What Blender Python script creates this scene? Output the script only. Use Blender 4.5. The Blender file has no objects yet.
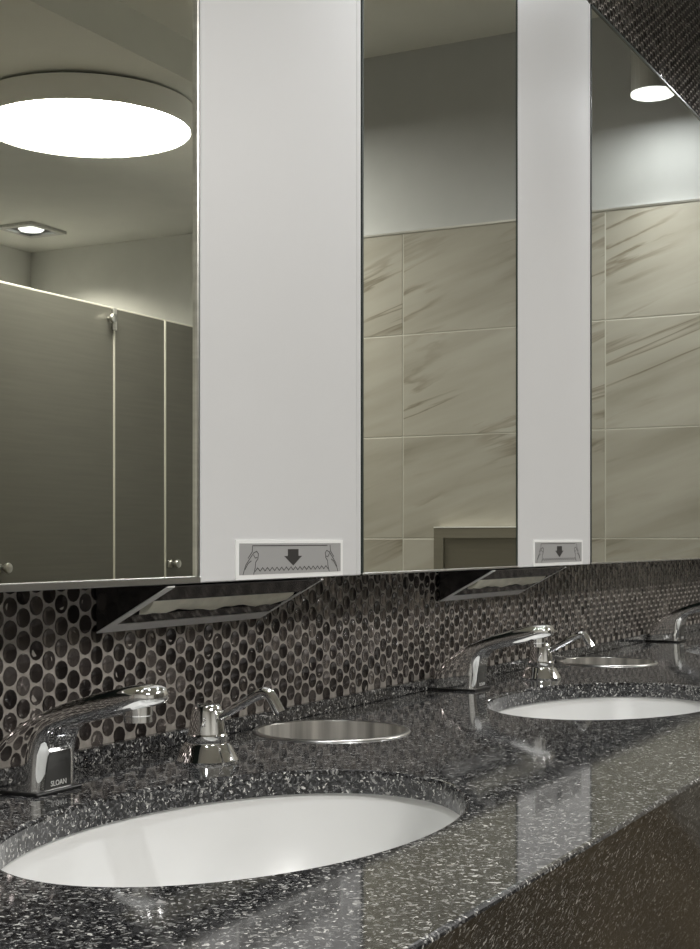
import bpy, bmesh, math, random
from mathutils import Vector, Matrix
from mathutils.geometry import delaunay_2d_cdt

# ------------------------------------------------------------------ camera, light, exposure
PI = math.pi
scene = bpy.context.scene
C = scene.collection
EYE = 1.079                      # camera height; the counter top is at CT
CT = EYE - 0.2187
F_PX, VPX, HORIZON = 1430.0, 1103.0, 540.0
CAM_Y = -0.8822
theta = math.atan((VPX - 350.0) / F_PX)

cam_data = bpy.data.cameras.new('camera')
cam = bpy.data.objects.new('camera', cam_data)
C.objects.link(cam)
cam.location = (0, CAM_Y, EYE)
cam.rotation_euler = (PI / 2, 0, theta - PI / 2)
cam_data.sensor_fit = 'HORIZONTAL'
cam_data.sensor_width = 36.0
cam_data.lens = F_PX * 36.0 / 700.0
cam_data.shift_y = (HORIZON - 474.5) / 700.0
cam_data.clip_start = 0.02
scene.camera = cam

world = bpy.data.worlds.new('world')
scene.world = world
world.use_nodes = True
world.node_tree.nodes['Background'].inputs['Color'].default_value = (1, 0.98, 0.95, 1)
world.node_tree.nodes['Background'].inputs['Strength'].default_value = 0.25

scene.view_settings.view_transform = 'Standard'
scene.view_settings.look = 'None'
scene.view_settings.gamma = 1.0
scene.view_settings.use_curve_mapping = False
scene.view_settings.exposure = 1.0
DRUM_EMIT, CAN_WATT, CAN_EMIT = 25.0, 9.5, 75.0

random.seed(7)


# ------------------------------------------------------------------ materials
def new_mat(name):
    m = bpy.data.materials.new(name)
    m.use_nodes = True
    nt = m.node_tree
    return m, nt, nt.nodes['Principled BSDF']


def plain(name, col, rough=0.5, metal=0.0, spec=0.5, emit=None, estr=0.0, noise=0.0, nscale=30.0, bump=0.0, coat=0.0):
    m, nt, b = new_mat(name)
    b.inputs['Base Color'].default_value = (*col, 1)
    b.inputs['Roughness'].default_value = rough
    b.inputs['Metallic'].default_value = metal
    b.inputs['Specular IOR Level'].default_value = spec
    b.inputs['Coat Weight'].default_value = coat
    if emit:
        b.inputs['Emission Color'].default_value = (*emit, 1)
        b.inputs['Emission Strength'].default_value = estr
    if noise or bump:
        tc = nt.nodes.new('ShaderNodeTexCoord')
        n = nt.nodes.new('ShaderNodeTexNoise')
        n.inputs['Scale'].default_value = nscale
        n.inputs['Detail'].default_value = 4
        nt.links.new(tc.outputs['Object'], n.inputs['Vector'])
        if noise:
            r = nt.nodes.new('ShaderNodeValToRGB')
            r.color_ramp.elements[0].position = 0.3
            r.color_ramp.elements[1].position = 0.7
            r.color_ramp.elements[0].color = (*[c * (1 - noise) for c in col], 1)
            r.color_ramp.elements[1].color = (*[min(1, c * (1 + noise)) for c in col], 1)
            nt.links.new(n.outputs['Fac'], r.inputs['Fac'])
            nt.links.new(r.outputs['Color'], b.inputs['Base Color'])
        if bump:
            bp = nt.nodes.new('ShaderNodeBump')
            bp.inputs['Strength'].default_value = bump
            bp.inputs['Distance'].default_value = 0.002
            nt.links.new(n.outputs['Fac'], bp.inputs['Height'])
            nt.links.new(bp.outputs['Normal'], b.inputs['Normal'])
    return m


def ramp(nt, stops, constant=False):
    r = nt.nodes.new('ShaderNodeValToRGB')
    cr = r.color_ramp
    if constant:
        cr.interpolation = 'CONSTANT'
    while len(cr.elements) < len(stops):
        cr.elements.new(0.5)
    for e, (p, c) in zip(cr.elements, stops):
        e.position = p
        e.color = (*c, 1) if len(c) == 3 else c
    return r


def granite_material():
    m, nt, b = new_mat('speckled_stone')
    L = nt.links.new
    tc = nt.nodes.new('ShaderNodeTexCoord')
    nz = nt.nodes.new('ShaderNodeTexNoise')
    nz.inputs['Scale'].default_value = 160
    L(tc.outputs['Object'], nz.inputs['Vector'])
    warp = nt.nodes.new('ShaderNodeMix'); warp.data_type = 'VECTOR'
    warp.inputs['Factor'].default_value = 0.012
    L(tc.outputs['Object'], warp.inputs['A'])
    L(nz.outputs['Color'], warp.inputs['B'])
    va = nt.nodes.new('ShaderNodeTexVoronoi'); va.inputs['Scale'].default_value = 520
    vb = nt.nodes.new('ShaderNodeTexVoronoi'); vb.inputs['Scale'].default_value = 320
    vb.inputs['Randomness'].default_value = 1.0
    for v in (va, vb):
        L(warp.outputs['Result'], v.inputs['Vector'])
    sa = nt.nodes.new('ShaderNodeSeparateColor'); L(va.outputs['Color'], sa.inputs['Color'])
    sb = nt.nodes.new('ShaderNodeSeparateColor'); L(vb.outputs['Color'], sb.inputs['Color'])
    ra = ramp(nt, [(0.0, (0.009, 0.009, 0.010)), (0.34, (0.036, 0.036, 0.038)), (0.60, (0.085, 0.085, 0.088)),
                   (0.80, (0.21, 0.21, 0.205)), (0.94, (0.62, 0.61, 0.58))], True)
    L(sa.outputs['Red'], ra.inputs['Fac'])
    rb = ramp(nt, [(0.0, (0.012, 0.012, 0.013)), (0.5, (0.04, 0.04, 0.042)), (0.90, (0.26, 0.255, 0.245))], True)
    L(sb.outputs['Green'], rb.inputs['Fac'])
    pick = nt.nodes.new('ShaderNodeMath'); pick.operation = 'GREATER_THAN'; pick.inputs[1].default_value = 0.62
    L(sb.outputs['Blue'], pick.inputs[0])
    mx = nt.nodes.new('ShaderNodeMix'); mx.data_type = 'RGBA'
    L(pick.outputs[0], mx.inputs['Factor'])
    L(ra.outputs['Color'], mx.inputs['A'])
    L(rb.outputs['Color'], mx.inputs['B'])
    L(mx.outputs['Result'], b.inputs['Base Color'])
    b.inputs['Roughness'].default_value = 0.06
    b.inputs['IOR'].default_value = 1.6
    return m


def penny_material():
    m, nt, b = new_mat('gunmetal_penny_tile')
    L = nt.links.new
    g = nt.nodes.new('ShaderNodeNewGeometry')
    oi = nt.nodes.new('ShaderNodeObjectInfo')
    ad = nt.nodes.new('ShaderNodeMath'); ad.operation = 'ADD'
    L(g.outputs['Random Per Island'], ad.inputs[0]); L(oi.outputs['Random'], ad.inputs[1])
    fr = nt.nodes.new('ShaderNodeMath'); fr.operation = 'FRACT'
    L(ad.outputs[0], fr.inputs[0])
    r = ramp(nt, [(0, (0.032, 0.026, 0.025)), (0.45, (0.085, 0.071, 0.068)), (0.75, (0.14, 0.12, 0.114)), (1, (0.27, 0.24, 0.228))])
    L(fr.outputs[0], r.inputs['Fac'])
    tc = nt.nodes.new('ShaderNodeTexCoord')
    n = nt.nodes.new('ShaderNodeTexNoise'); n.inputs['Scale'].default_value = 130
    L(g.outputs['Position'], n.inputs['Vector'])
    mm = nt.nodes.new('ShaderNodeMix'); mm.data_type = 'RGBA'; mm.blend_type = 'MULTIPLY'
    mm.inputs['Factor'].default_value = 0.55
    L(r.outputs['Color'], mm.inputs['A'])
    r2 = ramp(nt, [(0.3, (0.55, 0.53, 0.52)), (0.7, (1, 1, 1))])
    L(n.outputs['Fac'], r2.inputs['Fac'])
    L(r2.outputs['Color'], mm.inputs['B'])
    L(mm.outputs['Result'], b.inputs['Base Color'])
    b.inputs['Metallic'].default_value = 0.75
    b.inputs['Roughness'].default_value = 0.13
    b.inputs['Coat Weight'].default_value = 0.25
    b.inputs['Coat Roughness'].default_value = 0.08
    return m


def stone_tile_material():
    m, nt, b = new_mat('veined_beige_tile')
    L = nt.links.new
    tc = nt.nodes.new('ShaderNodeTexCoord')
    oi = nt.nodes.new('ShaderNodeObjectInfo')
    off = nt.nodes.new('ShaderNodeVectorMath'); off.operation = 'MULTIPLY_ADD'
    sc = nt.nodes.new('ShaderNodeCombineXYZ')
    for i in range(3):
        L(oi.outputs['Random'], sc.inputs[i])
    L(sc.outputs[0], off.inputs[0]); off.inputs[1].default_value = (7, 5, 3)
    L(tc.outputs['Object'], off.inputs[2])
    mp = nt.nodes.new('ShaderNodeMapping')
    mp.vector_type = 'TEXTURE'
    mp.inputs['Rotation'].default_value = (math.radians(17), 0, 0)
    mp.inputs['Scale'].default_value = (1, 1.3, 0.16)
    L(off.outputs[0], mp.inputs['Vector'])
    n = nt.nodes.new('ShaderNodeTexNoise')
    n.inputs['Scale'].default_value = 2.1; n.inputs['Detail'].default_value = 5; n.inputs['Distortion'].default_value = 0.3
    L(mp.outputs[0], n.inputs['Vector'])
    r = ramp(nt, [(0.25, (0.28, 0.26, 0.215)), (0.42, (0.36, 0.338, 0.29)), (0.6, (0.41, 0.388, 0.34)), (0.75, (0.435, 0.414, 0.37))])
    L(n.outputs['Fac'], r.inputs['Fac'])
    n2 = nt.nodes.new('ShaderNodeTexNoise')
    n2.inputs['Scale'].default_value = 1.3; n2.inputs['Detail'].default_value = 6; n2.inputs['Distortion'].default_value = 0.4
    L(mp.outputs[0], n2.inputs['Vector'])
    v = ramp(nt, [(0.47, (1, 1, 1)), (0.498, (0.56, 0.52, 0.46)), (0.502, (0.56, 0.52, 0.46)), (0.52, (1, 1, 1))])
    L(n2.outputs['Fac'], v.inputs['Fac'])
    n3 = nt.nodes.new('ShaderNodeTexNoise'); n3.inputs['Scale'].default_value = 2.6
    L(off.outputs[0], n3.inputs['Vector'])
    fm = ramp(nt, [(0.42, (0, 0, 0)), (0.62, (1, 1, 1))])
    L(n3.outputs['Fac'], fm.inputs['Fac'])
    mm = nt.nodes.new('ShaderNodeMix'); mm.data_type = 'RGBA'; mm.blend_type = 'MULTIPLY'
    L(fm.outputs['Color'], mm.inputs['Factor'])
    L(r.outputs['Color'], mm.inputs['A']); L(v.outputs['Color'], mm.inputs['B'])
    L(mm.outputs['Result'], b.inputs['Base Color'])
    b.inputs['Roughness'].default_value = 0.35
    return m


def brushed_material(name, col, rough, metal, axis=(1, 1, 60), amount=0.25):
    m, nt, b = new_mat(name)
    L = nt.links.new
    tc = nt.nodes.new('ShaderNodeTexCoord')
    mp = nt.nodes.new('ShaderNodeMapping'); mp.inputs['Scale'].default_value = axis
    L(tc.outputs['Object'], mp.inputs['Vector'])
    n = nt.nodes.new('ShaderNodeTexNoise'); n.inputs['Scale'].default_value = 4; n.inputs['Detail'].default_value = 6
    L(mp.outputs[0], n.inputs['Vector'])
    r = ramp(nt, [(0.3, tuple(c * (1 - amount) for c in col)), (0.7, tuple(min(1, c * (1 + amount)) for c in col))])
    L(n.outputs['Fac'], r.inputs['Fac'])
    L(r.outputs['Color'], b.inputs['Base Color'])
    b.inputs['Roughness'].default_value = rough
    b.inputs['Metallic'].default_value = metal
    return m


M = dict(
    granite=granite_material(),
    penny=penny_material(),
    stone_tile=stone_tile_material(),
    grout=plain('taupe_grout', (0.31, 0.285, 0.255), 0.9, noise=0.25, nscale=90, bump=0.3),
    pale_grout=plain('pale_grout', (0.58, 0.56, 0.51), 0.9),
    chrome=plain('polished_chrome', (0.90, 0.90, 0.90), 0.04, 1.0),
    steel=brushed_material('brushed_steel', (0.62, 0.61, 0.58), 0.28, 1.0, (1, 1, 30), 0.12),
    polished=plain('polished_steel', (0.42, 0.41, 0.40), 0.07, 1.0),
    mirror=plain('mirror_silver', (0.83, 0.84, 0.75), 0.0, 1.0),
    mirror_edge=plain('dark_mirror_edge', (0.02, 0.03, 0.025), 0.3),
    white=plain('white_enamel', (0.70, 0.697, 0.695), 0.42, noise=0.01, nscale=6),
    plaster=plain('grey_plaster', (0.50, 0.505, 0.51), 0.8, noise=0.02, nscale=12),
    paint=plain('wall_paint', (0.78, 0.78, 0.75), 0.8, noise=0.02, nscale=12),
    ceiling=plain('ceiling_paint', (0.78, 0.78, 0.74), 0.85, noise=0.02, nscale=8),
    porcelain=plain('white_porcelain', (0.73, 0.73, 0.72), 0.32),
    black=plain('black_plastic', (0.012, 0.012, 0.012), 0.35),
    sensor=plain('dark_sensor_window', (0.06, 0.06, 0.058), 0.14),
    letter=plain('white_lettering', (0.75, 0.75, 0.73), 0.5),
    label_grey=plain('grey_label_print', (0.37, 0.365, 0.36), 0.5),
    label_white=plain('white_label_border', (0.92, 0.92, 0.90), 0.5),
    ink=plain('black_label_ink', (0.025, 0.022, 0.02), 0.6),
    paper=plain('paper_towel', (0.72, 0.69, 0.58), 0.9, noise=0.08, nscale=60, bump=0.3),
    stall=brushed_material('dark_brushed_stall', (0.155, 0.149, 0.128), 0.42, 0.55, (1, 1, 25), 0.06),
    gap_light_rail=plain('bright_gap_light_and_rail', (0.78, 0.75, 0.66), 0.3, 0.6),  # pale tone for light through the door gaps, shared with the head rail
    floor=plain('tan_floor', (0.10, 0.076, 0.043), 0.4, noise=0.2, nscale=3),
    drum=plain('drum_shell', (0.82, 0.81, 0.77), 0.6),
    drum_glow=plain('drum_diffuser', (0.9, 0.9, 0.9), 0.5, emit=(1.0, 0.98, 0.945), estr=DRUM_EMIT),
    can=brushed_material('grey_can_housing', (0.55, 0.55, 0.54), 0.35, 0.6, (30, 30, 1), 0.1),
    can_glow=plain('can_lens', (0.9, 0.9, 0.9), 0.3, emit=(0.95, 0.98, 1.0), estr=CAN_EMIT),
    can_ring=plain('can_lens_ring', (0.9, 0.9, 0.9), 0.3, emit=(0.95, 0.98, 1.0), estr=0.8),
    satin=plain('satin_steel', (0.82, 0.81, 0.79), 0.40, 0.15),
    dark_reflection=plain('steel_dark_reflection', (0.07, 0.066, 0.066), 0.12, 0.8),  # polished steel with the dark reflections put into its colour
    sleeve=brushed_material('brushed_sleeve_reflections', (0.60, 0.58, 0.54), 0.28, 0.45, (14, 14, 0.6), 0.5),  # strong vertical streaks paint the bright reflections into the brushed steel colour
    bin=plain('dark_bin_liner', (0.03, 0.03, 0.03), 0.6),
)


# ------------------------------------------------------------------ mesh helpers
def add_box(bm, x0, x1, y0, y1, z0, z1):
    v = [bm.verts.new((x, y, z)) for x in (x0, x1) for y in (y0, y1) for z in (z0, z1)]
    for f in ((0, 1, 3, 2), (4, 6, 7, 5), (0, 4, 5, 1), (2, 3, 7, 6), (0, 2, 6, 4), (1, 5, 7, 3)):
        bm.faces.new([v[i] for i in f])


def box(x0, x1, y0, y1, z0, z1, bevel=0.0, seg=2):
    bm = bmesh.new()
    add_box(bm, min(x0, x1), max(x0, x1), min(y0, y1), max(y0, y1), min(z0, z1), max(z0, z1))
    if bevel:
        bmesh.ops.bevel(bm, geom=list(bm.edges), offset=bevel, segments=seg, affect='EDGES', profile=0.5)
    return bm


def lathe(profile, n=32, cap0=False, cap1=False):
    bm = bmesh.new()
    rings = []
    for r, z in profile:
        rings.append([bm.verts.new((r * math.cos(2 * PI * i / n), r * math.sin(2 * PI * i / n), z)) for i in range(n)])
    for a, b in zip(rings, rings[1:]):
        for i in range(n):
            j = (i + 1) % n
            bm.faces.new((a[i], a[j], b[j], b[i]))
    if cap0:
        bm.faces.new(list(reversed(rings[0])))
    if cap1:
        bm.faces.new(rings[-1])
    return bm


def tube(points, radii, n=14, bm=None):
    bm = bm or bmesh.new()
    pts = [Vector(p) for p in points]
    rings = []
    up = Vector((1, 0, 0))
    for i, p in enumerate(pts):
        t = (pts[min(i + 1, len(pts) - 1)] - pts[max(i - 1, 0)]).normalized()
        a = up if abs(t.dot(up)) < 0.95 else Vector((0, 0, 1))
        u = t.cross(a).normalized(); w = t.cross(u)
        r = radii[i] if isinstance(radii, (list, tuple)) else radii
        rings.append([bm.verts.new(p + r * (math.cos(2 * PI * k / n) * u + math.sin(2 * PI * k / n) * w)) for k in range(n)])
    for a, b in zip(rings, rings[1:]):
        for k in range(n):
            j = (k + 1) % n
            bm.faces.new((a[k], a[j], b[j], b[k]))
    bm.faces.new(list(reversed(rings[0]))); bm.faces.new(rings[-1])
    return bm


def prism_yz(poly, x0, x1):
    """polygon in the y-z plane pushed along x"""
    bm = bmesh.new()
    a = [bm.verts.new((x0, y, z)) for y, z in poly]
    b = [bm.verts.new((x1, y, z)) for y, z in poly]
    n = len(poly)
    bm.faces.new(a); bm.faces.new(list(reversed(b)))
    for i in range(n):
        j = (i + 1) % n
        bm.faces.new((a[i], b[i], b[j], a[j]))
    return bm


def plate_xz(poly, y0, y1):
    bm = bmesh.new()
    a = [bm.verts.new((x, y0, z)) for x, z in poly]
    b = [bm.verts.new((x, y1, z)) for x, z in poly]
    n = len(poly)
    bm.faces.new(a); bm.faces.new(list(reversed(b)))
    for i in range(n):
        j = (i + 1) % n
        bm.faces.new((a[i], b[i], b[j], a[j]))
    return bm


def ribbon_xz(lines, w, y0, y1):
    """thin printed strokes in the x-z plane"""
    bm = bmesh.new()
    for pts in lines:
        for (xa, za), (xb, zb) in zip(pts, pts[1:]):
            d = Vector((xb - xa, zb - za)); l = d.length
            if l < 1e-7:
                continue
            d /= l; nrm = Vector((-d.y, d.x)) * w / 2; d *= w / 2
            q = [(xa - d.x + nrm.x, za - d.y + nrm.y), (xb + d.x + nrm.x, zb + d.y + nrm.y),
                 (xb + d.x - nrm.x, zb + d.y - nrm.y), (xa - d.x - nrm.x, za - d.y - nrm.y)]
            a = [bm.verts.new((x, y0, z)) for x, z in q]
            b = [bm.verts.new((x, y1, z)) for x, z in q]
            bm.faces.new(a); bm.faces.new(list(reversed(b)))
            for i in range(4):
                j = (i + 1) % 4
                bm.faces.new((a[i], b[i], b[j], a[j]))
    return bm


def obj(name, bm, mat, parent=None, smooth=False, angle=35):
    bmesh.ops.recalc_face_normals(bm, faces=list(bm.faces))
    me = bpy.data.meshes.new(name)
    bm.to_mesh(me); bm.free()
    me.materials.append(mat)
    if smooth:
        me.shade_smooth()
        me.set_sharp_from_angle(angle=math.radians(angle))
    o = bpy.data.objects.new(name, me)
    C.objects.link(o)
    if parent:
        o.parent = parent
    return o


def tag(o, label, cat, group=None):
    o['label'] = label; o['category'] = cat
    if group:
        o['group'] = group
    return o


def thing(name, label, cat, loc=(0, 0, 0), group=None):
    o = bpy.data.objects.new(name, None)
    o.empty_display_size = 0.05
    C.objects.link(o)
    o.location = loc
    return tag(o, label, cat, group)


def struct(o):
    o['kind'] = 'structure'
    return o


def dup(root, loc, label):
    r = root.copy(); C.objects.link(r); r.location = loc; r['label'] = label
    for ch in list(root.children):
        c = ch.copy(); C.objects.link(c); c.parent = r
        for g in list(ch.children):
            d = g.copy(); C.objects.link(d); d.parent = c
    return r


# ------------------------------------------------------------------ dimensions (metres)
X_L, X_END, X_FAR = -1.6, 3.80, 5.37          # left wall, vanity end wall, wall at the end of the stalls
MY = -0.09                                    # mirror plane, 9 cm in front of the tiled wall
Y_NIB = -1.54                                 # free end of the vanity end wall
Y_STALL = -2.13                               # front of the stalls
Y_BACK = -3.86                                # wall behind the stalls
Z_C1, Z_SOF, Z_C2 = EYE + 1.438, EYE + 1.32, EYE + 1.38
Y_SA, Y_SB = -1.62, -2.49                     # soffit edges
MZ0, MZ1 = EYE - 0.0425, EYE + 0.937          # mirror bottom and top

# ------------------------------------------------------------------ room shell
struct(obj('floor', box(X_L - 0.1, X_FAR + 0.1, Y_BACK - 0.1, 0.1, -0.1, 0), M['floor']))
wall_back = struct(obj('wall_back', box(X_L - 0.1, X_END, 0.0, 0.12, 0, Z_C1), M['grout']))
struct(obj('wall_left', box(X_L - 0.1, X_L, Y_BACK, 0, 0, Z_C1), M['paint']))
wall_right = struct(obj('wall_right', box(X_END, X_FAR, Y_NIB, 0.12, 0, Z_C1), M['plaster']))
struct(obj('wall_far', box(X_FAR, X_FAR + 0.1, Y_BACK, Y_NIB, 0, Z_C1), M['paint']))
struct(obj('wall_front', box(X_L - 0.1, X_FAR + 0.1, Y_BACK - 0.1, Y_BACK, 0, Z_C1), M['paint']))
ceil = struct(obj('ceiling', box(X_L - 0.1, X_FAR + 0.1, Y_SA, 0.12, Z_C1, Z_C1 + 0.1), M['ceiling']))
struct(obj('ceiling_stalls', box(X_L - 0.1, X_FAR + 0.1, Y_BACK - 0.1, Y_SB, Z_C2, Z_C1 + 0.1), M['ceiling']))
struct(obj('ceiling_soffit', box(X_L - 0.1, X_FAR + 0.1, Y_SB, Y_SA, Z_SOF, Z_C1 + 0.1), M['ceiling']))

# end wall: pale bed and stacked 60 x 30 tiles up to 1.98 m
TILE_TOP = EYE + 0.90
bed = obj('tile_bed', box(X_END - 0.0112, X_END, Y_NIB, 0, 0, TILE_TOP), M['pale_grout'], wall_right)
TP, TH, JN = 0.614, 0.2985, 0.003
tile_cols = [(-1.116 - TP, -1.116), (-1.116, -0.502), (-0.502, 0.112)]
for row in range(7):
    z1 = TILE_TOP - row * TH; z0 = max(0.0, z1 - TH)
    for a, b in tile_cols:
        a, b = max(a, Y_NIB), min(b, 0.0)
        t = obj('wall_tile', box(-0.0045, 0.0045, -(b - a) / 2 + JN / 2, (b - a) / 2 - JN / 2,
                                 -(z1 - z0) / 2 + JN / 2, (z1 - z0) / 2 - JN / 2, 0.001, 1), M['stone_tile'], wall_right)
        t.location = (X_END - 0.0075, (a + b) / 2, (z0 + z1) / 2)
obj('tile_cap', box(X_END - 0.014, X_END, Y_NIB, 0, TILE_TOP, TILE_TOP + 0.006), M['steel'], wall_right)

# penny round tiles on the back wall: columns stacked, every other one half a pitch higher
PITCH, COL, RAD = 0.021, 0.021 * 0.866, 0.0096
NS = 12


def penny_geometry():
    v, f = [], []
    for r, y in ((RAD, 0.0004), (RAD * 0.95, -0.0013), (RAD * 0.5, -0.0006)):
        for k in range(NS):
            a = 2 * PI * k / NS
            v.append((r * math.cos(a), y, r * math.sin(a)))
    for ring in range(2):
        for k in range(NS):
            j = (k + 1) % NS
            f.append((ring * NS + k, ring * NS + j, (ring + 1) * NS + j, (ring + 1) * NS + k))
    f.append(tuple(2 * NS + k for k in range(NS)))
    return v, f


PV, PF = penny_geometry()
penny_me = bpy.data.meshes.new('penny_tile')
penny_me.from_pydata(PV, [], PF)
penny_me.materials.append(M['penny'])
bm = bmesh.new(); bm.from_mesh(penny_me); bmesh.ops.recalc_face_normals(bm, faces=list(bm.faces)); bm.to_mesh(penny_me); bm.free()
penny_me.shade_smooth()
penny_me.set_sharp_from_angle(angle=math.radians(50))
LIP = 0.0163
rng = random.Random(3)
low, high = [], []
x = 0.30; ci = 0
while x < X_END - RAD:
    off = PITCH / 2 if ci % 2 else 0.0
    z = CT + LIP + 0.0045 + off
    while z < MZ0 + 0.02:
        low.append((x, z)); z += PITCH
    z = MZ1 - 0.02 + off
    while z < Z_C1 - RAD:
        high.append((x, z)); z += PITCH
    x += COL; ci += 1
near = sorted([p for p in low if p[0] > 0.975 and p[1] < MZ0 + 0.004], key=lambda p: p[0])[:300]
nearset = set(near)
rest = [p for p in low if p not in nearset] + high


def tilt():
    return max(-0.06, min(0.06, rng.gauss(0, 0.03))), max(-0.06, min(0.06, rng.gauss(0, 0.03)))


for (x, z) in near:
    a, b = tilt()
    o = bpy.data.objects.new('penny_tile', penny_me)
    C.objects.link(o); o.parent = wall_back
    o.location = (x, 0.0004, z); o.rotation_euler = (a, 0, b)
V, Fc = [], []
for (x, z) in rest:
    a, b = tilt()
    R = Matrix.Rotation(b, 3, 'Z') @ Matrix.Rotation(a, 3, 'X')
    n0 = len(V)
    for v in PV:
        w = R @ Vector(v)
        V.append((w.x + x, w.y + 0.0004, w.z + z))
    Fc += [tuple(i + n0 for i in f) for f in PF]
bm = bmesh.new()
me = bpy.data.meshes.new('penny_tile_field'); me.from_pydata(V, [], Fc)
bm.from_mesh(me); bmesh.ops.recalc_face_normals(bm, faces=list(bm.faces)); bm.to_mesh(me); bm.free()
me.materials.append(M['penny']); me.shade_smooth(); me.set_sharp_from_angle(angle=math.radians(50))
pf = bpy.data.objects.new('penny_tile_field', me); C.objects.link(pf); pf.parent = wall_back
pf['kind'] = 'stuff'

# ------------------------------------------------------------------ countertop with its cut-outs
FRONT = -0.5545
X0C, X1C = -0.30, X_END - 0.008
SINK_A, SINK_B = 0.2448, 0.1521
SINKS = [(0.965, -0.2854), (1.908, -0.2815), (2.935, -0.2854)]
CHUTES = [(1.438, -0.101), (2.481, -0.095)]
CHR = 0.0865
SLAB = 0.022
YB = -0.003


def slab_bmesh():
    bm = bmesh.new()
    ch = 0.0035
    pts, edges = [], []
    rings = []           # (indices of top ring, function radius growth)

    def add_loop(fn, n):
        start = len(pts)
        for i in range(n):
            pts.append(Vector(fn(i)))
        for i in range(n):
            edges.append((start + i, start + (i + 1) % n))
        rings.append((start, n))
    o_in = [(X0C, FRONT + ch), (X1C, FRONT + ch), (X1C, YB), (X0C, YB)]
    add_loop(lambda i: o_in[i], 4)
    shapes = []
    for cx, cy in SINKS:
        shapes.append((cx, cy, SINK_A, SINK_B, 96))
    for cx, cy in CHUTES:
        shapes.append((cx, cy, CHR, CHR, 48))
    for cx, cy, a, b, n in shapes:
        add_loop(lambda i: (cx + (a + ch) * math.cos(2 * PI * i / n), cy + (b + ch) * math.sin(2 * PI * i / n)), n)
    ov, oe, of, *_ = delaunay_2d_cdt(pts, edges, [], 0, 1e-6)
    top = [bm.verts.new((p.x, p.y, 0)) for p in ov]
    low = [None] * len(ov)
    keep = []
    for f in of:
        c = sum((ov[i] for i in f), Vector((0, 0))) / len(f)
        if any(((c.x - cx) / (a + ch)) ** 2 + ((c.y - cy) / (b + ch)) ** 2 < 0.999 for cx, cy, a, b, n in shapes):
            continue
        bm.faces.new([top[i] for i in f])
        keep.append(f)
    bm.verts.ensure_lookup_table()
    # hole walls with a small arris
    for (start, n), (cx, cy, a, b, _) in zip(rings[1:], shapes):
        r0 = [top[start + i] for i in range(n)]
        prev = r0
        for da, dz in ((0.0017, -0.0004), (0.0004, -0.0017), (0.0, -ch), (0.0, -SLAB)):
            cur = [bm.verts.new((cx + (a + da) * math.cos(2 * PI * i / n), cy + (b + da) * math.sin(2 * PI * i / n), dz)) for i in range(n)]
            for i in range(n):
                j = (i + 1) % n
                bm.faces.new((prev[i], prev[j], cur[j], cur[i]))
            prev = cur
        for i in range(n):
            low[start + i] = prev[i]
    # front arris
    prev = [top[0], top[1]]
    ends = []
    for y, z in ((FRONT + 0.0017, -0.0004), (FRONT + 0.0004, -0.0017), (FRONT, -ch), (FRONT + 0.0095, -SLAB)):
        cur = [bm.verts.new((X0C, y, z)), bm.verts.new((X1C, y, z))]
        bm.faces.new((prev[0], prev[1], cur[1], cur[0]))
        ends.append(cur)
        prev = cur
    low[0], low[1] = prev
    low[2] = bm.verts.new((X1C, YB, -SLAB)); low[3] = bm.verts.new((X0C, YB, -SLAB))
    for f in keep:
        bm.faces.new([low[i] for i in reversed(f)])
    bm.faces.new((top[2], top[3], low[3], low[2]))
    bm.faces.new([top[0]] + [e[0] for e in ends] + [low[3], top[3]])
    bm.faces.new([top[1]] + [e[1] for e in ends] + [low[2], top[2]])
    return bm


counter = thing('countertop', 'long dark speckled stone vanity counter with oval sink cut-outs', 'countertop', (0, 0, CT))
slab = obj('slab', slab_bmesh(), M['granite'], counter)
obj('backsplash_lip', box(X0C, X1C, -0.013, YB, 0.0, LIP, 0.0012, 1), M['granite'], counter)
ap = prism_yz([(FRONT + 0.0095, -SLAB), (FRONT + 0.2085, -0.48), (FRONT + 0.2285, -0.48), (FRONT + 0.0295, -SLAB)], X0C + 0.021, X1C)
obj('apron', ap, M['granite'], counter)
obj('side_panel', box(X0C, X0C + 0.02, FRONT + 0.015, YB, -CT, -SLAB), M['granite'], counter)

# ------------------------------------------------------------------ sinks
def make_sink(name):
    t = thing(name, '', 'sink', (0, 0, 0), 'oval undermount sinks')
    bm = bmesh.new()
    n = 96
    a0, b0 = SINK_A + 0.004, SINK_B + 0.004
    prof = [(1.035, -SLAB), (1.0, -SLAB), (0.985, -SLAB - 0.012), (0.955, -SLAB - 0.04), (0.90, -SLAB - 0.075), (0.80, -SLAB - 0.105),
            (0.62, -SLAB - 0.126), (0.40, -SLAB - 0.136), (0.16, -SLAB - 0.140), (0.09, -SLAB - 0.141)]
    rings = []
    for s, z in prof:
        rings.append([bm.verts.new((a0 * s * math.cos(2 * PI * i / n) if s > 0.3 else (s * 0.2) * math.cos(2 * PI * i / n),
                                    b0 * s * math.sin(2 * PI * i / n) if s > 0.3 else (s * 0.2) * math.sin(2 * PI * i / n), z)) for i in range(n)])
    for a, b in zip(rings, rings[1:]):
        for i in range(n):
            j = (i + 1) % n
            bm.faces.new((a[i], a[j], b[j], b[i]))
    obj('bowl', bm, M['porcelain'], t, True, 60)
    d = obj('drain', lathe([(0.019, -SLAB - 0.1415), (0.024, -SLAB - 0.1385), (0.026, -SLAB - 0.139), (0.027, -SLAB - 0.1405)], 24, True), M['chrome'], t, True)
    return t


sink = make_sink('oval_sink')
sink.location = (*SINKS[0], CT); sink['label'] = 'white oval undermount sink in the foreground, nearest to the viewer'
dup(sink, (*SINKS[1], CT), 'white oval undermount sink farther along the counter, cut by the right picture edge')
dup(sink, (*SINKS[2], CT), 'farthest white sink, only its tip showing at the right picture edge')

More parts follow.
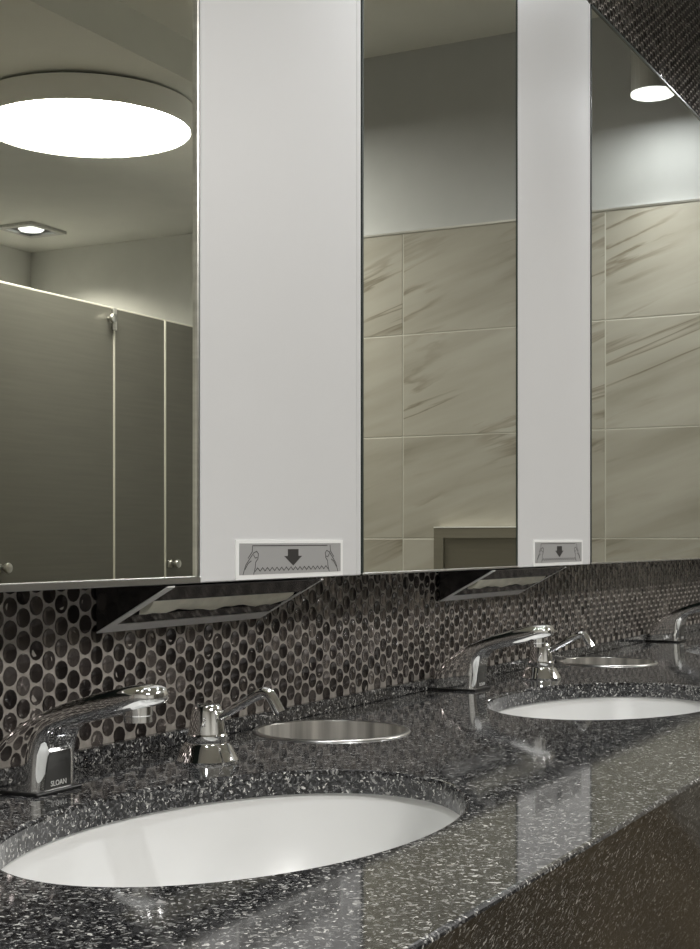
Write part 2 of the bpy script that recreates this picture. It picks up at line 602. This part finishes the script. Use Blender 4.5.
# ------------------------------------------------------------------ waste chutes
def make_chute():
    t = thing('waste_chute', '', 'waste chute', (0, 0, 0), 'round counter waste openings')
    obj('rim', lathe([(0.0840, -0.004), (0.0840, 0.0014), (0.0850, 0.0020), (0.0875, 0.0021), (0.0898, 0.0016), (0.0905, 0.0003)], 64), M['steel'], t, True, 60)
    obj('sleeve', lathe([(0.0840, 0.0012), (0.0838, -0.06), (0.0832, -0.15)], 64), M['sleeve'], t, True)
    obj('liner', lathe([(0.083, -0.15), (0.075, -0.32)], 32, False, True), M['bin'], t, True)
    return t


chute = make_chute()
chute.location = (*CHUTES[0], CT); chute['label'] = 'round brushed steel waste opening beside the nearest soap dispenser'
dup(chute, (*CHUTES[1], CT), 'smaller looking round steel waste opening beyond the middle soap dispenser')

# ------------------------------------------------------------------ faucets
STATIONS = [  # top (y,z), bottom (y,z), half width, squareness
    ((-0.011, 0.003), (-0.080, 0.003), 0.0285, 5.0),
    ((-0.0125, 0.012), (-0.0803, 0.012), 0.0283, 5.0),
    ((-0.016, 0.0235), (-0.0812, 0.024), 0.0280, 4.6),
    ((-0.024, 0.0345), (-0.0825, 0.0355), 0.0276, 4.2),
    ((-0.035, 0.0460), (-0.0850, 0.0450), 0.0270, 3.8),
    ((-0.049, 0.0565), (-0.0895, 0.0525), 0.0262, 3.5),
    ((-0.066, 0.0665), (-0.0965, 0.0585), 0.0254, 3.2),
    ((-0.085, 0.0750), (-0.1045, 0.0600), 0.0246, 3.0),
    ((-0.107, 0.0828), (-0.1180, 0.0636), 0.0238, 2.9),
    ((-0.130, 0.0893), (-0.1360, 0.0676), 0.0231, 2.8),
    ((-0.151, 0.0945), (-0.1540, 0.0722), 0.0224, 2.8),
    ((-0.167, 0.0976), (-0.1685, 0.0768), 0.0215, 2.7),
    ((-0.1785, 0.0980), (-0.1800, 0.0798), 0.0196, 2.6),
    ((-0.1860, 0.0962), (-0.1868, 0.0820), 0.0155, 2.4),
    ((-0.1895, 0.0920), (-0.1898, 0.0855), 0.0085, 2.2),
]


def loft_faucet():
    bm = bmesh.new()
    n = 64
    rings = []
    for (ty, tz), (by, bz), w, p in STATIONS:
        p = 2.2 + (p - 2.2) * 1.7
        cy, cz = (ty + by) / 2, (tz + bz) / 2
        hy, hz = (ty - by) / 2, (tz - bz) / 2
        ring = []
        for k in range(n):
            a = 2 * PI * k / n
            c, s = math.cos(a), math.sin(a)
            u = math.copysign(abs(c) ** (2 / p), c); v = math.copysign(abs(s) ** (2 / p), s)
            ring.append(bm.verts.new((w * u, cy + hy * v, cz + hz * v)))
        rings.append(ring)
    for a, b in zip(rings, rings[1:]):
        for k in range(n):
            j = (k + 1) % n
            bm.faces.new((a[k], a[j], b[j], b[k]))
    bm.faces.new(rings[0]); bm.faces.new(list(reversed(rings[-1])))
    return bm


def text_mesh(body, size):
    cu = bpy.data.curves.new('lettering', 'FONT')
    cu.body = body; cu.size = size; cu.align_x = 'CENTER'; cu.extrude = 0.0002
    o = bpy.data.objects.new('lettering_tmp', cu)
    C.objects.link(o)
    dg = bpy.context.evaluated_depsgraph_get()
    me = bpy.data.meshes.new_from_object(o.evaluated_get(dg))
    bpy.data.objects.remove(o)
    return me


def front_y(z):
    prev = STATIONS[0]
    for s in STATIONS[1:]:
        if s[1][1] >= z:
            t = (z - prev[1][1]) / (s[1][1] - prev[1][1])
            return prev[1][0] + t * (s[1][0] - prev[1][0])
        prev = s
    return prev[1][0]


def make_faucet():
    t = thing('sensor_faucet', '', 'faucet', (0, 0, 0), 'chrome sensor faucets along the counter')
    obj('body', loft_faucet(), M['chrome'], t, True, 50)
    obj('base_plate', box(-0.0305, 0.0305, -0.0830, -0.0095, 0.0, 0.0032, 0.0012, 2), M['black'], t)
    obj('aerator', lathe([(0.0105, 0.066), (0.0120, 0.0662), (0.0120, 0.0715), (0.0126, 0.0722), (0.0126, 0.084)], 28, True), M['chrome'], t, True).location = (0, -0.1655, 0)
    # dark sensor window let into the front face
    zs = [0.0045, 0.010, 0.018, 0.026, 0.033, 0.0365]
    hw = [0.0172, 0.0168, 0.0162, 0.0154, 0.0144, 0.0122]
    bm = bmesh.new(); L = []
    for z, w in zip(zs, hw):
        y = front_y(z) - 0.0008
        L.append([bm.verts.new((-w, y, z)), bm.verts.new((w, y, z)), bm.verts.new((w, y + 0.004, z)), bm.verts.new((-w, y + 0.004, z))])
    for a, b in zip(L, L[1:]):
        for k in range(4):
            bm.faces.new((a[k], a[(k + 1) % 4], b[(k + 1) % 4], b[k]))
    bm.faces.new(L[0]); bm.faces.new(L[-1])
    win = obj('sensor_window', bm, M['sensor'], t)
    me = text_mesh('SLOAN', 0.0066)
    me.materials.append(M['letter'])
    lt = bpy.data.objects.new('lettering', me); C.objects.link(lt); lt.parent = win
    lt.rotation_euler = (PI / 2, 0, 0)
    lt.location = (0, -0.0814, 0.0066)
    return t


faucet = make_faucet()
faucet.location = (0.979, 0, CT); faucet['label'] = 'nearest chrome sensor faucet at the left edge, over the foreground sink'
dup(faucet, (1.934, 0, CT), 'middle chrome sensor faucet with spout in front of a soap pump')
dup(faucet, (3.055, 0, CT), 'farthest chrome sensor faucet, cut by the right picture edge')

# ------------------------------------------------------------------ soap pumps
def make_soap():
    t = thing('soap_pump', '', 'soap dispenser', (0, 0, 0), 'chrome soap pumps along the counter')
    obj('base', lathe([(0.0315, 0.0), (0.0318, 0.0022), (0.0305, 0.0042), (0.0245, 0.0160), (0.0225, 0.0182), (0.0205, 0.0190)], 40, True, True), M['chrome'], t, True, 25)
    obj('collar', lathe([(0.0200, 0.0185), (0.0203, 0.0195), (0.0203, 0.0262), (0.0195, 0.0278)], 40, False, True), M['chrome'], t, True, 25)
    obj('pump_head', lathe([(0.0185, 0.0275), (0.0183, 0.030), (0.0170, 0.0400), (0.0150, 0.0500), (0.0138, 0.0545), (0.0118, 0.0566), (0.0060, 0.0574)], 40, False, True), M['chrome'], t, True, 40)
    pts = [(0, -0.008, 0.0405), (0, -0.030, 0.0525), (0, -0.050, 0.0640), (0, -0.0615, 0.0698), (0, -0.0670, 0.0712), (0, -0.0720, 0.0694), (0, -0.0760, 0.0640), (0, -0.0835, 0.0520)]
    sp = obj('spout', tube(pts, [0.0040, 0.0044, 0.0049, 0.0054, 0.0056, 0.0057, 0.0057, 0.0058], 18), M['chrome'], t, True, 50)
    d = Vector((0, -0.0075, -0.012)).normalized()
    e = Vector(pts[-1])
    obj('outlet', tube([e - d * 0.001, e + d * 0.0004], 0.0028, 12), M['black'], sp)
    return t


soap = make_soap()
soap.location = (1.187, -0.0975, CT); soap['label'] = 'nearest chrome soap pump standing between foreground faucet and waste opening'
dup(soap, (2.142, -0.0955, CT), 'farther chrome soap pump standing behind the middle faucet spout')

# ------------------------------------------------------------------ mirrors
def make_mirror(x0, x1, label, fr_bottom=0.006):
    w = x1 - x0; h = MZ1 - MZ0
    t = thing('wall_mirror', label, 'mirror', (x0, 0, MZ0), 'tall frameless mirrors over the counter')
    obj('backing', box(0.001, w - 0.001, MY + 0.010, -0.004, 0.002, h - 0.002), M['mirror_edge'], t)
    e = 0.0035
    obj('glass', box(e, w - e, MY + 0.0005, MY + 0.009, fr_bottom, h - e), M['mirror'], t)
    obj('edge_strip', box(0, e, MY - 0.0005, MY + 0.012, 0, h), M['mirror_edge'], t)
    obj('edge_strip', box(w - e, w, MY - 0.0005, MY + 0.012, 0, h), M['mirror_edge'], t)
    obj('bottom_rail', box(0, w, MY - 0.002, MY + 0.012, 0, fr_bottom, 0.0008, 1), M['steel'], t)
    obj('top_rail', box(0, w, MY - 0.002, MY + 0.012, h - e, h), M['mirror_edge'], t)
    return t


P1, P2 = (1.186, 1.535), (2.055, 2.408)
m1 = make_mirror(0.30, P1[0] - 0.002, 'tall mirror at the left reflecting the stall doors and round lamp', 0.007)
obj('side_rail', box(P1[0] - 0.002 - 0.30 - 0.0070, P1[0] - 0.002 - 0.30 - 0.0040, MY - 0.0022, MY + 0.006, 0, MZ1 - MZ0), M['steel'], m1)
make_mirror(P1[1] + 0.0005, P2[0] - 0.0005, 'narrow middle mirror between the two white panels, reflecting veined tiles', 0.003)
make_mirror(P2[1] + 0.0005, X_END - 0.016, 'mirror at the right reflecting a ceiling can light and veined tiles', 0.003)

# ------------------------------------------------------------------ white panels with paper towel dispensers
def make_dispenser(px, wedge, lab, label):
    x0, x1 = px
    h = MZ1 - MZ0
    t = thing('towel_dispenser', label, 'towel dispenser', (x0, 0, MZ0), 'white panel towel dispensers')
    w = x1 - x0
    obj('front_panel', box(0.0005, w - 0.013, MY, -0.006, 0.0, h, 0.0012, 1), M['white'], t)
    obj('edge_stile', box(w - 0.0118, w - 0.0005, MY + 0.0006, -0.006, 0.0, h, 0.0012, 1), M['white'], t)
    # chute: wedge hung under the front edge, sloping back to the wall
    a, b = wedge[0] - x0, wedge[1] - x0
    yt, zt = MY + 0.001, -0.002
    yb, zb = -0.004, -0.0485
    for xa, xb in ((a, a + 0.0015), (b - 0.0015, b)):
        obj('chute_side', prism_yz([(yt, zt), (yb, zt), (yb, zb)], xa, xb), M['dark_reflection'], t)
    obj('chute_back', box(a + 0.0015, b - 0.0015, yb - 0.0012, yb, zb, zt), M['black'], t)
    obj('chute_top', box(a + 0.0015, b - 0.0015, yt + 0.002, yb - 0.0012, zt - 0.0015, zt), M['black'], t)
    dy, dz = yb - yt, zb - zt
    ln = math.hypot(dy, dz); ny, nz = dz / ln, -dy / ln      # outward-down normal of the sloping face

    def strip(xa, xb, s0, s1, lift=0.0012):
        p = [(yt + dy * s0, zt + dz * s0), (yt + dy * s1, zt + dz * s1)]
        q = [(p[1][0] + ny * lift, p[1][1] + nz * lift), (p[0][0] + ny * lift, p[0][1] + nz * lift)]
        return prism_yz(p + q, xa, xb)
    obj('chute_frame', strip(a, a + 0.012, 0.0, 1.0), M['satin'], t)
    obj('chute_frame', strip(b - 0.006, b, 0.0, 1.0), M['satin'], t)
    obj('chute_lip', strip(a + 0.012, b - 0.006, 0.83, 1.0), M['satin'], t)
    obj('chute_bar', strip(a + 0.012, b - 0.006, 0.0, 0.30), M['dark_reflection'], t)
    obj('slot_edge', strip(a + 0.012, b - 0.006, 0.62, 0.82, 0.0008), M['dark_reflection'], t)
    # instruction label
    l0, l1 = lab[0] - x0, lab[1] - x0
    z0, z1 = 0.001, 0.0425
    yl = MY - 0.0012
    lb = obj('label', box(l0, l1, yl, MY, z0, z1), M['label_white'], t)
    obj('label_print', box(l0 + 0.006, l1 - 0.006, yl - 0.0003, yl, z0 + 0.005, z1 - 0.0035), M['label_grey'], lb)
    cx = (l0 + l1) / 2; W = l1 - l0; s = W / 0.234
    cz = 0.024
    arrow = [(-0.0115, 0.0085), (0.0115, 0.0085), (0.0115, 0.0010), (0.0195, 0.0010), (0.0, -0.0095), (-0.0195, 0.0010), (-0.0115, 0.0010)]
    obj('arrow', plate_xz([(cx + x * s, cz + z) for x, z in arrow], yl - 0.0006, yl - 0.0003), M['ink'], lb)
    lines = []
    zig = []
    for i in range(33):
        zig.append((cx + (-0.080 + 0.16 * i / 32) * s, 0.0095 + (0.0036 if i % 2 else 0.0)))
    lines.append(zig)
    lines.append([(cx - 0.085 * s, 0.0365), (cx + 0.078 * s, 0.0365)])
    for sg in (-1, 1):
        hand = [(-0.104, 0.0065), (-0.099, 0.0160), (-0.090, 0.0235), (-0.083, 0.0290), (-0.077, 0.0305), (-0.0735, 0.0280), (-0.0745, 0.0225),
                (-0.079, 0.0190), (-0.080, 0.0130), (-0.083, 0.0065)]
        thumb = [(-0.083, 0.0265), (-0.080, 0.0235), (-0.076, 0.0240)]
        fold = [(-0.085, 0.0365), (-0.086, 0.0300), (-0.094, 0.0235)]
        crease = [(-0.100, 0.0120), (-0.094, 0.0180), (-0.088, 0.0205)]
        for ln_ in (hand, thumb, fold, crease):
            lines.append([(cx - sg * x * s, z) for x, z in ln_])
    obj('printed_lines', ribbon_xz(lines, 0.0008, yl - 0.0005, yl - 0.0003), M['ink'], lb)
    # the folded towel in the slot
    towel = bmesh.new()
    n = 24
    rows = []
    for k in range(n + 1):
        u = k / n
        xx = a + 0.020 + (b - a - 0.034) * u
        wv = 0.0012 * math.sin(17 * u) + 0.0008 * math.sin(41 * u + 1)
        r = []
        for (s_, lf) in ((0.26, -0.007), (0.38, 0.001), (0.48, 0.0038 + wv), (0.58, 0.0015 + wv * 1.2), (0.54, -0.002), (0.38, -0.006)):
            r.append(towel.verts.new((xx, yt + dy * s_ + ny * lf, zt + dz * s_ + nz * lf)))
        rows.append(r)
    for r0, r1 in zip(rows, rows[1:]):
        for k in range(6):
            j = (k + 1) % 6
            towel.faces.new((r0[k], r0[j], r1[j], r1[k]))
    towel.faces.new(rows[0]); towel.faces.new(list(reversed(rows[-1])))
    return t, towel


d1, tw1 = make_dispenser(P1, (1.131, 1.440), (1.250, 1.484), 'wide white panel with arrow label and steel towel slot, left of the middle mirror')
d2, tw2 = make_dispenser(P2, (1.955, 2.280), (2.121, 2.360), 'narrower looking white panel with small arrow label, right of the middle mirror')
for tw, x0, lb in ((tw1, P1[0], 'folded cream paper towel poking from the nearer steel slot'), (tw2, P2[0], 'folded cream paper towel poking from the farther steel slot')):
    o = obj('paper_towel', tw, M['paper'], None, True, 60)
    o.location = (x0, 0, MZ0)
    tag(o, lb, 'paper towel', 'paper towels in the wall slots')

# ------------------------------------------------------------------ lamps
def can_light(x, y, z, label):
    t = thing('can_light', label, 'ceiling light', (x, y, z), 'cylinder ceiling lights over the counter')
    r = 0.055
    h = Z_C1 - z
    obj('housing', lathe([(r - 0.004, 0.004), (r, 0.004), (r, h - 0.012), (r - 0.004, h)], 40, False, True), M['can'], t, True, 40)
    obj('lens_ring', lathe([(r - 0.014, 0.003), (r - 0.012, 0.0), (r, 0.0), (r + 0.0005, 0.006)], 40), M['can_ring'], t, True, 40)
    obj('reflector', lathe([(r - 0.012, 0.002), (r - 0.021, 0.010)], 40), M['can'], t, True)
    obj('lamp', lathe([(0.004, 0.0010), (0.025, 0.0018), (0.034, 0.008)], 40, True), M['can_glow'], t, True)
    ld = bpy.data.lights.new('can_lamp', 'SPOT')
    ld.energy = CAN_WATT; ld.spot_size = math.radians(100); ld.spot_blend = 1.0; ld.shadow_soft_size = 0.03
    ld.color = (0.97, 0.985, 1.0)
    lo = bpy.data.objects.new('can_lamp', ld); C.objects.link(lo); lo.parent = t; lo.location = (0, 0, -0.003)
    return t


CAN_LABELS = {3.60: 'cylinder can light with glowing lens, reflected at the top right', 2.65: 'cylinder can light above the right mirror end of the second panel',
              1.70: 'cylinder can light above the narrow middle mirror', 0.75: 'cylinder can light above the left mirror and nearest faucet'}
for x in (3.60, 2.65, 1.70, 0.75):
    can_light(x, -0.317, EYE + 1.139, CAN_LABELS[x])


def drum_light(x, y, label):
    z = EYE + 1.24
    t = thing('drum_light', label, 'ceiling light', (x, y, z), 'round drum lights on the soffit')
    h = Z_SOF - z
    obj('shell', lathe([(0.310, 0.004), (0.312, 0.0), (0.322, 0.0), (0.324, 0.003), (0.324, h - 0.010), (0.310, h - 0.008), (0.02, h - 0.008)], 72, False, True), M['drum'], t, True, 40)
    obj('diffuser', lathe([(0.311, 0.003), (0.15, 0.002), (0.02, 0.002)], 72, False, True), M['drum_glow'], t)
    obj('mounting_ring', lathe([(0.300, h - 0.012), (0.300, h)], 48), M['black'], t)
    return t


drum_light(3.46, -2.018, 'large round drum lamp on the soffit, reflected in the left mirror')
drum_light(0.36, -2.018, 'round drum lamp on the soffit behind the camera, out of the picture')

# square downlight in the ceiling over the stalls
xq, yq = 4.95, -3.50
t = thing('square_downlight', 'small square downlight in the ceiling over the stalls, seen in the left mirror', 'ceiling light', (xq, yq, Z_C2))
bm = bmesh.new()
for x0, x1, y0, y1 in ((-0.12, 0.12, -0.10, -0.075), (-0.12, 0.12, 0.075, 0.10), (-0.12, -0.085, -0.075, 0.075), (0.085, 0.12, -0.075, 0.075)):
    add_box(bm, x0, x1, y0, y1, -0.012, 0)
obj('trim', bm, M['can'], t)
obj('recess', box(-0.085, 0.085, -0.075, 0.075, -0.002, 0), M['black'], t)
obj('lamp', lathe([(0.058, -0.002), (0.050, -0.010), (0.01, -0.014)], 32, False, True), M['can_ring'], t, True)
ld = bpy.data.lights.new('downlight_lamp', 'SPOT')
ld.energy = 22; ld.spot_size = math.radians(140); ld.spot_blend = 0.6; ld.shadow_soft_size = 0.04; ld.color = (1, 0.95, 0.87)
lo = bpy.data.objects.new('downlight_lamp', ld); C.objects.link(lo); lo.parent = t; lo.location = (0, 0, -0.02)

# ------------------------------------------------------------------ toilet stalls opposite, seen in the left mirror
DT = EYE + 0.748
PER, DOORW = 0.86, 0.58


def knob(x, y, z):
    bm = lathe([(0.006, 0.0), (0.006, 0.012), (0.014, 0.014), (0.016, 0.020), (0.014, 0.026), (0.004, 0.028)], 20, True, True)
    bmesh.ops.rotate(bm, verts=bm.verts, cent=(0, 0, 0), matrix=Matrix.Rotation(-PI / 2, 3, 'X'))
    bmesh.ops.translate(bm, verts=bm.verts, vec=(x, y, z))
    return bm


def make_door(x0, label):
    t = thing('stall_door', label, 'stall door', (x0, Y_STALL, 0), 'dark stall doors')
    obj('panel', box(0.004, DOORW - 0.006, -0.025, 0.0, 0.30, DT, 0.001, 1), M['stall'], t)
    obj('gap_light_strip', box(-0.004, 0.004, -0.025, 0.003, 0.30, DT, 0.001, 1), M['gap_light_rail'], t)  # pale strips at both door edges stand in for light through the gaps
    obj('gap_light_strip', box(DOORW - 0.0095, DOORW - 0.001, -0.025, 0.003, 0.30, DT, 0.001, 1), M['gap_light_rail'], t)
    lt = obj('latch', box(0.010, 0.034, 0.0, 0.008, 0.985, 1.010, 0.002, 1), M['steel'], t)
    obj('knob', knob(0.046, 0.0, 0.9975), M['steel'], t, True, 40)
    for z in (DT - 0.035, 0.36):
        hg = obj('hinge', tube([(DOORW - 0.012, 0.008, z - 0.035), (DOORW - 0.012, 0.008, z + 0.035)], 0.008, 12), M['steel'], t, True, 40)
        obj('hinge_pin', knob(DOORW - 0.035, 0.0, z), M['steel'], hg, True, 40)
    return t


DX0 = 3.165
labels = ['stall door at the far left of the left mirror, partly hidden', 'wide dark stall door in the left mirror with a latch knob low at its left edge',
          'stall door right of the narrow pilaster in the left mirror, latch on its left edge']
for i, k in enumerate((-1, 0, 1)):
    make_door(DX0 + k * PER, labels[i])
plab = ['dark stall pilaster left of the wide stall door, outside the mirror view', 'dark stall pilaster at the left end of the row, outside the mirror view',
        'narrow dark stall pilaster between two doors in the left mirror', 'dark stall pilaster at the far end of the stall row']
for i, k in enumerate((-1, -2, 0, 1)):
    xa = DX0 + k * PER + DOORW + 0.001; xb = DX0 + (k + 1) * PER - 0.005
    t = thing('stall_pilaster', plab[i], 'stall pilaster', ((xa + xb) / 2, Y_STALL, 0), 'dark stall pilasters')
    hw = (xb - xa) / 2
    obj('panel', box(-hw, hw, -0.027, 0, 0.08, DT, 0.001, 1), M['stall'], t)
    obj('shoe', box(-hw - 0.0, hw + 0.0, -0.030, 0.003, 0.0, 0.08, 0.002, 1), M['steel'], t)
    obj('side_partition', box(-0.0125, 0.0125, Y_BACK - Y_STALL + 0.002, -0.028, 0.30, DT), M['stall'], t)
rail = obj('head_rail', box(DX0 - 2 * PER + DOORW, DX0 + 2 * PER, Y_STALL - 0.026, Y_STALL - 0.001, DT, DT + 0.005, 0.001, 1), M['gap_light_rail'])
tag(rail, 'thin bright rail along the top of the stall doors', 'rail')

# ------------------------------------------------------------------ steel cabinet on the end wall
t = thing('waste_cabinet', 'grey steel framed cabinet on the tiled end wall, reflected low in the middle mirror', 'wall cabinet', (X_END - 0.0125, -0.82, EYE + 0.035 - 0.62))
obj('body', box(-0.03, 0.0, -0.18, 0.18, 0, 0.62, 0.002, 1), brushed_material('dull_cabinet_steel', (0.13, 0.118, 0.09), 0.45, 0.4, (1, 1, 30), 0.06), t)
bm = bmesh.new()
fm = 0.030
for y0, y1, z0, z1 in ((-0.18, 0.18, 0.62 - fm, 0.62), (-0.18, 0.18, 0, fm), (-0.18, -0.18 + fm, fm, 0.62 - fm), (0.18 - fm, 0.18, fm, 0.62 - fm)):
    add_box(bm, -0.036, -0.03, y0, y1, z0, z1)
obj('frame', bm, brushed_material('dull_frame_steel', (0.18, 0.165, 0.13), 0.4, 0.4, (1, 1, 30), 0.06), t)
obj('top_edge', box(-0.037, 0, -0.18, 0.18, 0.62, 0.623), M['satin'], t)
